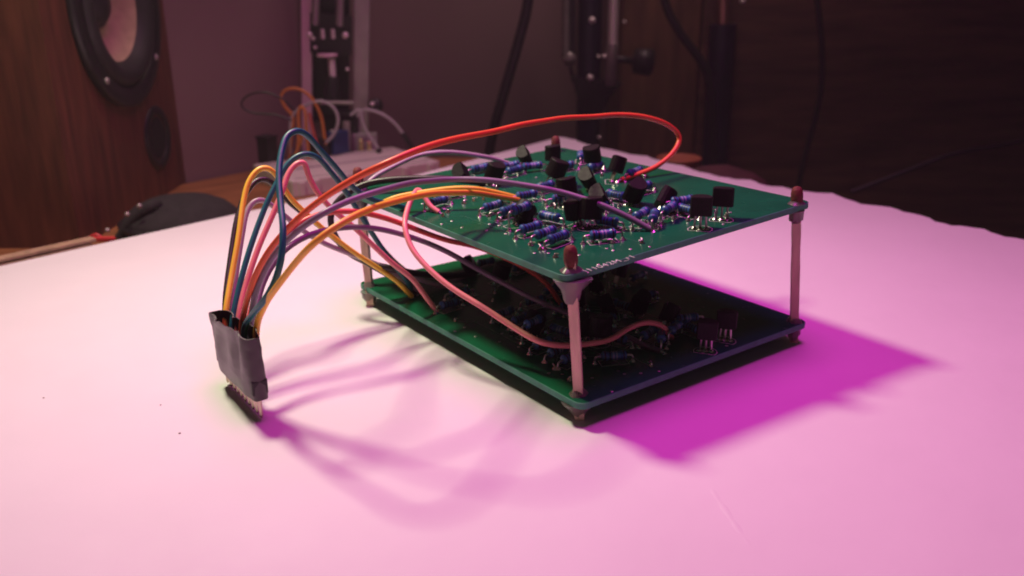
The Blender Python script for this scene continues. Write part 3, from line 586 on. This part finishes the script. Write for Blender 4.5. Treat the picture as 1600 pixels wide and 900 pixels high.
# ------------------------------------------------------------------ loudspeaker
sp = D['SPK']; cn = V3(sp['corner']); fd = V3(sp['fd']); fnn = V3((fd.y, -fd.x, 0)); sd = -fnn
spk = thing('loudspeaker', tuple(cn), 'dark wooden loudspeaker with a cream coned woofer at the far left', 'loudspeaker')
rot = Matrix((fd, sd, V3((0, 0, 1)))).transposed(); WD = sp['right'][0]; DP = 170; HT = 230
def sl(s, z): return V3((cn.x, cn.y, 0)) + fd * s + V3((0, 0, z))
wc = sl(sp['wc'][0] + 2, sp['wc'][1]); R0 = 46
mb = MB()                                                     # cabinet with a round cut-out for the woofer
def fp(x, z, dep=0): return V3((cn.x, cn.y, 0)) + fd * x - fnn * dep + V3((0, 0, z))
cs, cz = sp['wc'][0] + 2, sp['wc'][1]; rects = []; circ = []
x0, x1, z0, z1 = 0, WD, -14, HT - 14
angs = sorted([2 * math.pi * k / 64 for k in range(64)] + [math.atan2(zz - cz, xx - cs) % (2 * math.pi) for xx in (x0, x1) for zz in (z0, z1)])
for a in angs:
    ca, sa = math.cos(a), math.sin(a); circ.append((cs + 38 * ca, cz + 38 * sa))
    t = min([((x1 if ca > 0 else x0) - cs) / ca if abs(ca) > 1e-6 else 1e9, ((z1 if sa > 0 else z0) - cz) / sa if abs(sa) > 1e-6 else 1e9]); rects.append((cs + t * ca, cz + t * sa))
n = len(angs)
mb.add([fp(*q) for q in circ] + [fp(*q) for q in rects], [(i, (i + 1) % n, n + (i + 1) % n, n + i) for i in range(n)], X['speaker_wood'])
mb.add([fp(*q) for q in circ] + [fp(*q, 25) for q in circ], [(i, (i + 1) % n, n + (i + 1) % n, n + i) for i in range(n)], X['frame'])
qs = [fp(x, z, d_) for d_ in (0, DP) for x, z in ((x0, z0), (x1, z0), (x1, z1), (x0, z1))]
mb.add(qs, [(4, 5, 6, 7), (0, 1, 5, 4), (1, 2, 6, 5), (2, 3, 7, 6), (3, 0, 4, 7)], X['speaker_wood'])
part('cabinet', mb, spk)
wf = MB().lathe([(36.5, -.5), (37, 1), (37.6, 3.2), (44.5, 3.2), (46, 2.6), (46, .2), (45, -.3)], X['frame'], axis=fnn, o=wc, n=56)
wo = part('woofer', wf, spk)
def sub(name, mb, par):
    o = part(name, mb, par); o.location = (0, 0, 0); return o
sub('surround', MB().lathe([(37.2, 1.2), (35.5, 3.6), (32, 4.8), (28.5, 3.4), (26.5, .2), (25.5, -1)], X['rubber'], axis=fnn, o=wc, n=56), wo)
sub('cone', MB().lathe([(25.8, -.8), (20, -5.5), (13, -11), (6, -14), (0, -15)], X['cone'], axis=fnn, o=wc, n=56), wo)
sub('dust_cap', MB().lathe([(12, -11.5), (10.5, -7.5), (6.5, -4.5), (0, -3.2)], X['rubber'], axis=fnn, o=wc, n=40), wo)
for a in (-130, -40, 50, 140):
    c = wc + (fd * math.cos(math.radians(a)) + V3((0, 0, 1)) * math.sin(math.radians(a))) * 41 + fnn * 3.1
    sub('screw', MB().lathe([(1.6, 0), (1.6, .5), (1, .9), (0, 1)], X['steel'], axis=fnn, o=c, n=12), wo)
pc = sl(sp['port'][0], sp['port'][1])
po = part('bass_port', MB().lathe([(10, -20), (10.5, -1), (11.5, .8), (13.5, 1.4), (15.5, .9), (16, .1)], X['frame'], axis=fnn, o=pc, n=36), spk)
sub('port_shade_disc', MB().lathe([(10.2, .25), (5, .2), (0, .2)], X['hole_shade'], axis=fnn, o=pc, n=36), po)  # flat black disc across the port mouth, painted for the shade inside
# ------------------------------------------------------------------ other things left: dark cup, red ring, cardboard
c = V3(B['cup'][0]); c = V3((c.x, c.y, -14))
t = thing('padded_cup', tuple(c), 'black padded dome-shaped cup lying behind the left edge of the white board', 'cup')
part('pad', MB().lathe([(23, 0), (25, 1.5), (25.5, 4), (24, 7), (20, 10.5), (14, 13.2), (7, 14.6), (0, 15)], X['cloth'], o=c, n=40), t)
part('rim', MB().lathe([(25, 2.6), (27, 3.2), (27, 4.4), (25, 5)], X['blackplastic'], o=c, n=40), t)
s0, s1, s2 = (V3(q) for q in B['cupscr'])
part('yoke', MB().tube(smoothpath([s2 + V3((4, 6, -8)), s1 + V3((4, 4, -3)), s0 + V3((5, 4, -2)), s0 + V3((9, 7, -2))], 5), 2.6, X['cloth'], 10), t)
for q in (s0, s1, s2): part('screw', MB().lathe([(1.1, 0), (1, .6), (0, .8)], X['steel'], axis=V3(D['CAM']['loc']) - q, o=q, n=10), t)
pts = smoothpath([V3(q) for q in B['redring']], 5)
t = thing('red_band', tuple(pts[0]), 'small red band lying at the left edge of the white board', 'band')
part('loop', MB().tube([q + V3((0, 0, .5)) for q in pts], .7, X['red'], 8), t)
a, b = (V3(q) for q in B['redbit']); part('tab', MB().bbox((a + b) / 2, ((b - a).length, 2.2, 2.0), X['red'], Matrix.Rotation(math.atan2((b - a).y, (b - a).x), 3, 'Z'), .7), t)
a, b = V3(D['LEDGE'][0] + [0]), V3(D['LEDGE'][1] + [0]); d = (b - a).normalized(); nn = V3((-d.y, d.x, 0))
t = thing('cardboard_piece', tuple(a), 'layered brown cardboard strip along the far left edge of the white board', 'cardboard')
rot = Matrix((d, nn, V3((0, 0, 1)))).transposed()
L = (b - a).length + 30
for i, (z, o_) in enumerate(((-2.2, 3.2), (.4, 3.6), (2.4, 4.2))):
    part('layer', MB().bbox(a - d * 32 + d * (L / 2 + 1.5 * i) + nn * (2.9 + .4 * i) + V3((0, 0, z - 1.0)), (L, 5, (2.2, 1.6, 1.2)[i]), X['cardboard'], rot, .3), t)
# ------------------------------------------------------------------ spring arm lamps
def bar(a, b, wd, th, m, r2=None):
    a, b = V3(a), V3(b); hfv = V3(D['HF']); d = (b - a).normalized(); side = d.cross(hfv).normalized(); nrm = side.cross(d)
    rot = Matrix((side, nrm, d)).transposed(); return MB().bbox((a + b) / 2, (wd, th, (b - a).length), m, rot, min(wd, th) * .2)
def spring(a, b, r, wr, turns, m):
    a, b = V3(a), V3(b); d = b - a; u = d.orthogonal().normalized(); w2 = d.normalized().cross(u)
    return MB().tube([a + d * (k / (turns * 8)) + (u * math.cos(k * math.pi / 4) + w2 * math.sin(k * math.pi / 4)) * r for k in range(turns * 8 + 1)], wr, m, 5)
def stud(c, r, m, h=2.5):
    return MB().lathe([(r, 0), (r, h * .6), (r * .75, h), (0, h * 1.15)], m, axis=-V3(D['HF']), o=V3(c), n=14)
base = V3(B['l1_base'][3]); base.z = -14
L1 = thing('spring_arm_lamp', (V3(B['l1_barL'][1]).x + 15, V3(B['l1_barL'][1]).y, -14), 'steel spring arm with two flat bars standing behind the breadboard', 'lamp arm')
q = V3(B['l1_barL'][1]); part('side_bar', bar(B['l1_barL'][0], (q.x, q.y, -13.9), 6, 4, X['pinklit_steel']), L1)
q = V3(B['l1_barR'][1]); part('side_bar', bar(B['l1_barR'][0], (q.x, q.y, -13.9), 9, 4, X['steel']), L1)
part('back_plate', bar(*B['l1_back'], 26, 2, X['dark']), L1)
part('spring', spring(*B['l1_sprL'], 1.9, .55, 66, X['steel']), L1); part('spring', spring(*B['l1_sprR'], 1.9, .55, 66, X['steel']), L1)
pl = [V3(q) for q in B['l1_plate']]; part('joint_plate', bar((pl[0] + pl[1]) / 2 + V3((0, 0, 3)), (pl[2] + pl[3]) / 2, 24, 3, X['dark']), L1)
for q in B['l1_pins']: part('pin', MB().bbox(q, (1.7, 2.4, 5.4), X['chrome']), L1)
for i, q in enumerate(B['l1_screws']): part('screw', stud(q, (1.7, 1.8, 1.0, 1.0, 1.0, 1.3, 1.2)[i], X['chrome']), L1)
part('washer', MB().lathe([(0, -.9), (5.8, -.9), (6.1, 0), (5.8, .9), (0, .9)], X['pinklit_steel'], o=B['l1_washer'][0], n=24), L1)
part('post', MB().tube(B['l1_post'], 2.1, X['chrome'], 12), L1)
k0, k1 = B['l1_knob']; part('knob', MB().tube([k0, V3(k0).lerp(V3(k1), .12), k1], [3.2, 3.9, 5.0], X['blackplastic'], 16), L1)
part('cross_rod', MB().tube(B['l1_rod'], 1.2, X['steel'], 10), L1)
bs = [V3(q) for q in B['l1_base']]; part('foot', bar((bs[0] + bs[1]) / 2, V3(((bs[2] + bs[3]) / 2).to_tuple()[:2] + (-13.9,)), 21, 12, X['dark']), L1)
part('foot_post', MB().tube([B['l1_post2'][0], (B['l1_post2'][1][0], B['l1_post2'][1][1], -5.3)], 2.3, X['steel'], 12), L1)
part('side_knob', MB().lathe([(4.2, 0), (4.4, 3), (3.6, 6), (0, 6.4)], X['blackplastic'], axis=-V3(D['HF']), o=B['l1_kn2'][0], n=18), L1)
q = V3(B['l2_tube'][1])
L2 = thing('spring_arm_lamp', (q.x, q.y, -14), 'dark blue spring arm with a chrome rod standing right behind the upper board', 'lamp arm')
part('main_tube', MB().tube([B['l2_tube'][0], (q.x, q.y, -699)], 9.0, X['navy'], 24), L2)
part('bracket', bar(*B['l2_brkL'], 10, 5, X['dark']), L2); part('bracket_end', MB().lathe([(5, -3), (5, 3), (0, 3.1)], X['steel'], axis=-V3(D['HF']), o=B['l2_brkL'][1], n=20), L2)
part('link', bar(*B['l2_link'], 2.5, 2, X['dark']), L2)
part('spring', spring(*B['l2_sprng'], 2.1, .6, 60, X['steel']), L2)
fl = [V3(q) for q in B['l2_flare']]; hfv = V3(D['HF']); mb = MB(); f2 = [q + hfv * 12 for q in fl]; n = len(fl); f1 = [q - hfv * 9.4 for q in fl]
mb.add(f1 + f2, [tuple(range(n)), tuple(range(2 * n - 1, n - 1, -1))] + [(i, n + i, n + (i + 1) % n, (i + 1) % n) for i in range(n)], X['dark']); part('yoke', mb, L2)
part('rod', MB().tube(B['l2_rod'], 3.6, X['chrome'], 18), L2); part('sleeve', MB().tube([B['l2_slv'][0], V3(B['l2_slv'][0]).lerp(V3(B['l2_slv'][1]), .96), B['l2_slv'][1]], [4.6, 4.4, 3.6], X['steel'], 18), L2)
for i, q in enumerate(B['l2_screws']): part('screw', stud(V3(q) + hfv * 10, (2.4, 2.4, 1.3, 1.5, 1.1, 1.2)[i], X['chrome'], 3), L2)
a, b = (V3(q) for q in B['l2_knob']); part('knob', MB().tube([a, a.lerp(b, .45), a.lerp(b, .5), b.lerp(a, .06), b], [2.5, 2.5, 9, 10, 8], X['blackplastic'], 20), L2)
q = V3(B['pole_dn'][1])
L3 = thing('dark_pole', (q.x, q.y, -14), 'dark upright pole with a coppery sleeve, right of the lamp arms', 'pole')
part('sleeve', MB().tube(B['pole_up'], 4.6, X['copper'], 18), L3); part('tube', MB().tube([B['pole_dn'][0], (q.x, q.y, -699)], 10, X['navy'], 20), L3)
part('screw', stud(B['pole_scr'][0], 2, X['chrome']), L3)
for key, r, lab in (('cab1', 3.4, 'thick black cable hanging diagonally in front of the bare wall'), ('cab2', 3, 'black cable curving down between the blue lamp arm and the dark pole'), ('cab3', 2.0, 'thin black cable hanging down in front of the dark cabinet at right'), ('cab4', 1.4, 'black cable sagging in a low arc before the dark cabinet at far right')):
    pts = smoothpath(B[key], 6)
    if key != 'cab4': pts.append(V3((pts[-1].x, pts[-1].y, -699)))

    tag(part('cable', MB().tube(pts, r, X['blackplastic'], 10), loc=tuple(pts[-1])), lab, 'cable')
# ------------------------------------------------------------------ dark cabinet at the right
a, b = (V3(q) for q in B['edge970']); sx = V3((D['HF'][1], -D['HF'][0], 0)); hfv = V3(D['HF'])
rot = Matrix((sx, hfv, V3((0, 0, 1)))).transposed(); a.z = -14
t = thing('wooden_cabinet', tuple(a), 'large dark wooden cabinet filling the right side behind the white board', 'cabinet')
w1 = (V3((b.x, b.y, 0)) - V3((a.x, a.y, 0))).length
part('side_panel', MB().bbox(a + sx * (w1 / 2) + hfv * 120 + V3((0, 0, -93)), (w1 - .6, 240, 1186), X['cabinet'], rot, 1.5), t)
part('door', MB().bbox(a + sx * (w1 + 400) + hfv * 116 + V3((0, 0, -93)), (799, 240, 1186), X['cabinet2'], rot, 1.5), t)
p = V3(B['fruit'][0]) + V3((6, 0, 0))
t = thing('orange_dish', tuple(p), 'low orange-brown dish peeking over the far edge of the white board', 'dish')
part('bowl', MB().lathe([(7, 0), (10, 3), (12.5, 6.5), (12, 8)], X['orange_skin'], o=p, n=32), t); part('rim', MB().lathe([(12.2, 7.8), (12.9, 8.3), (12.2, 8.9), (11, 8.4), (6, 6.5), (0, 6)], X['orange_skin'], o=p, n=32), t)
p = V3(B['brown'][0])
t = thing('brown_pouch', tuple(p), 'dull brown rounded pouch behind the far edge of the white board', 'pouch')
mb = MB().lathe([(18, 0), (20, 4), (18, 9), (13, 12.5), (6, 14.3), (0, 14.6)], X['brown'], o=p, n=28); 
for v in mb.v: v.x += 1.5 * math.sin(v.y * .3) + 2 * math.sin(v.z * .4); v.y = p.y + (v.y - p.y) * 1.2
part('body', mb, t); part('seam', MB().tube([p + V3((19.5 * math.cos(k / 20 * 6.283), 23.4 * math.sin(k / 20 * 6.283), 3)) for k in range(21)], .9, X['brown'], 6), t)

# ------------------------------------------------------------------ scatter volume added to lift the blacks like lens veil
hz = bpy.data.materials.new('lens_veil'); hz.use_nodes = True; nt = hz.node_tree; nt.nodes.clear()
vo = nt.nodes.new('ShaderNodeVolumePrincipled'); vo.inputs['Color'].default_value = (.9, .9, .9, 1); vo.inputs['Density'].default_value = .06
om = nt.nodes.new('ShaderNodeOutputMaterial'); nt.links.new(vo.outputs[0], om.inputs['Volume'])
ho = part('veil_haze', MB().box((500, 500, 100), (5200, 5200, 2700), hz)); ho['kind'] = 'stuff'
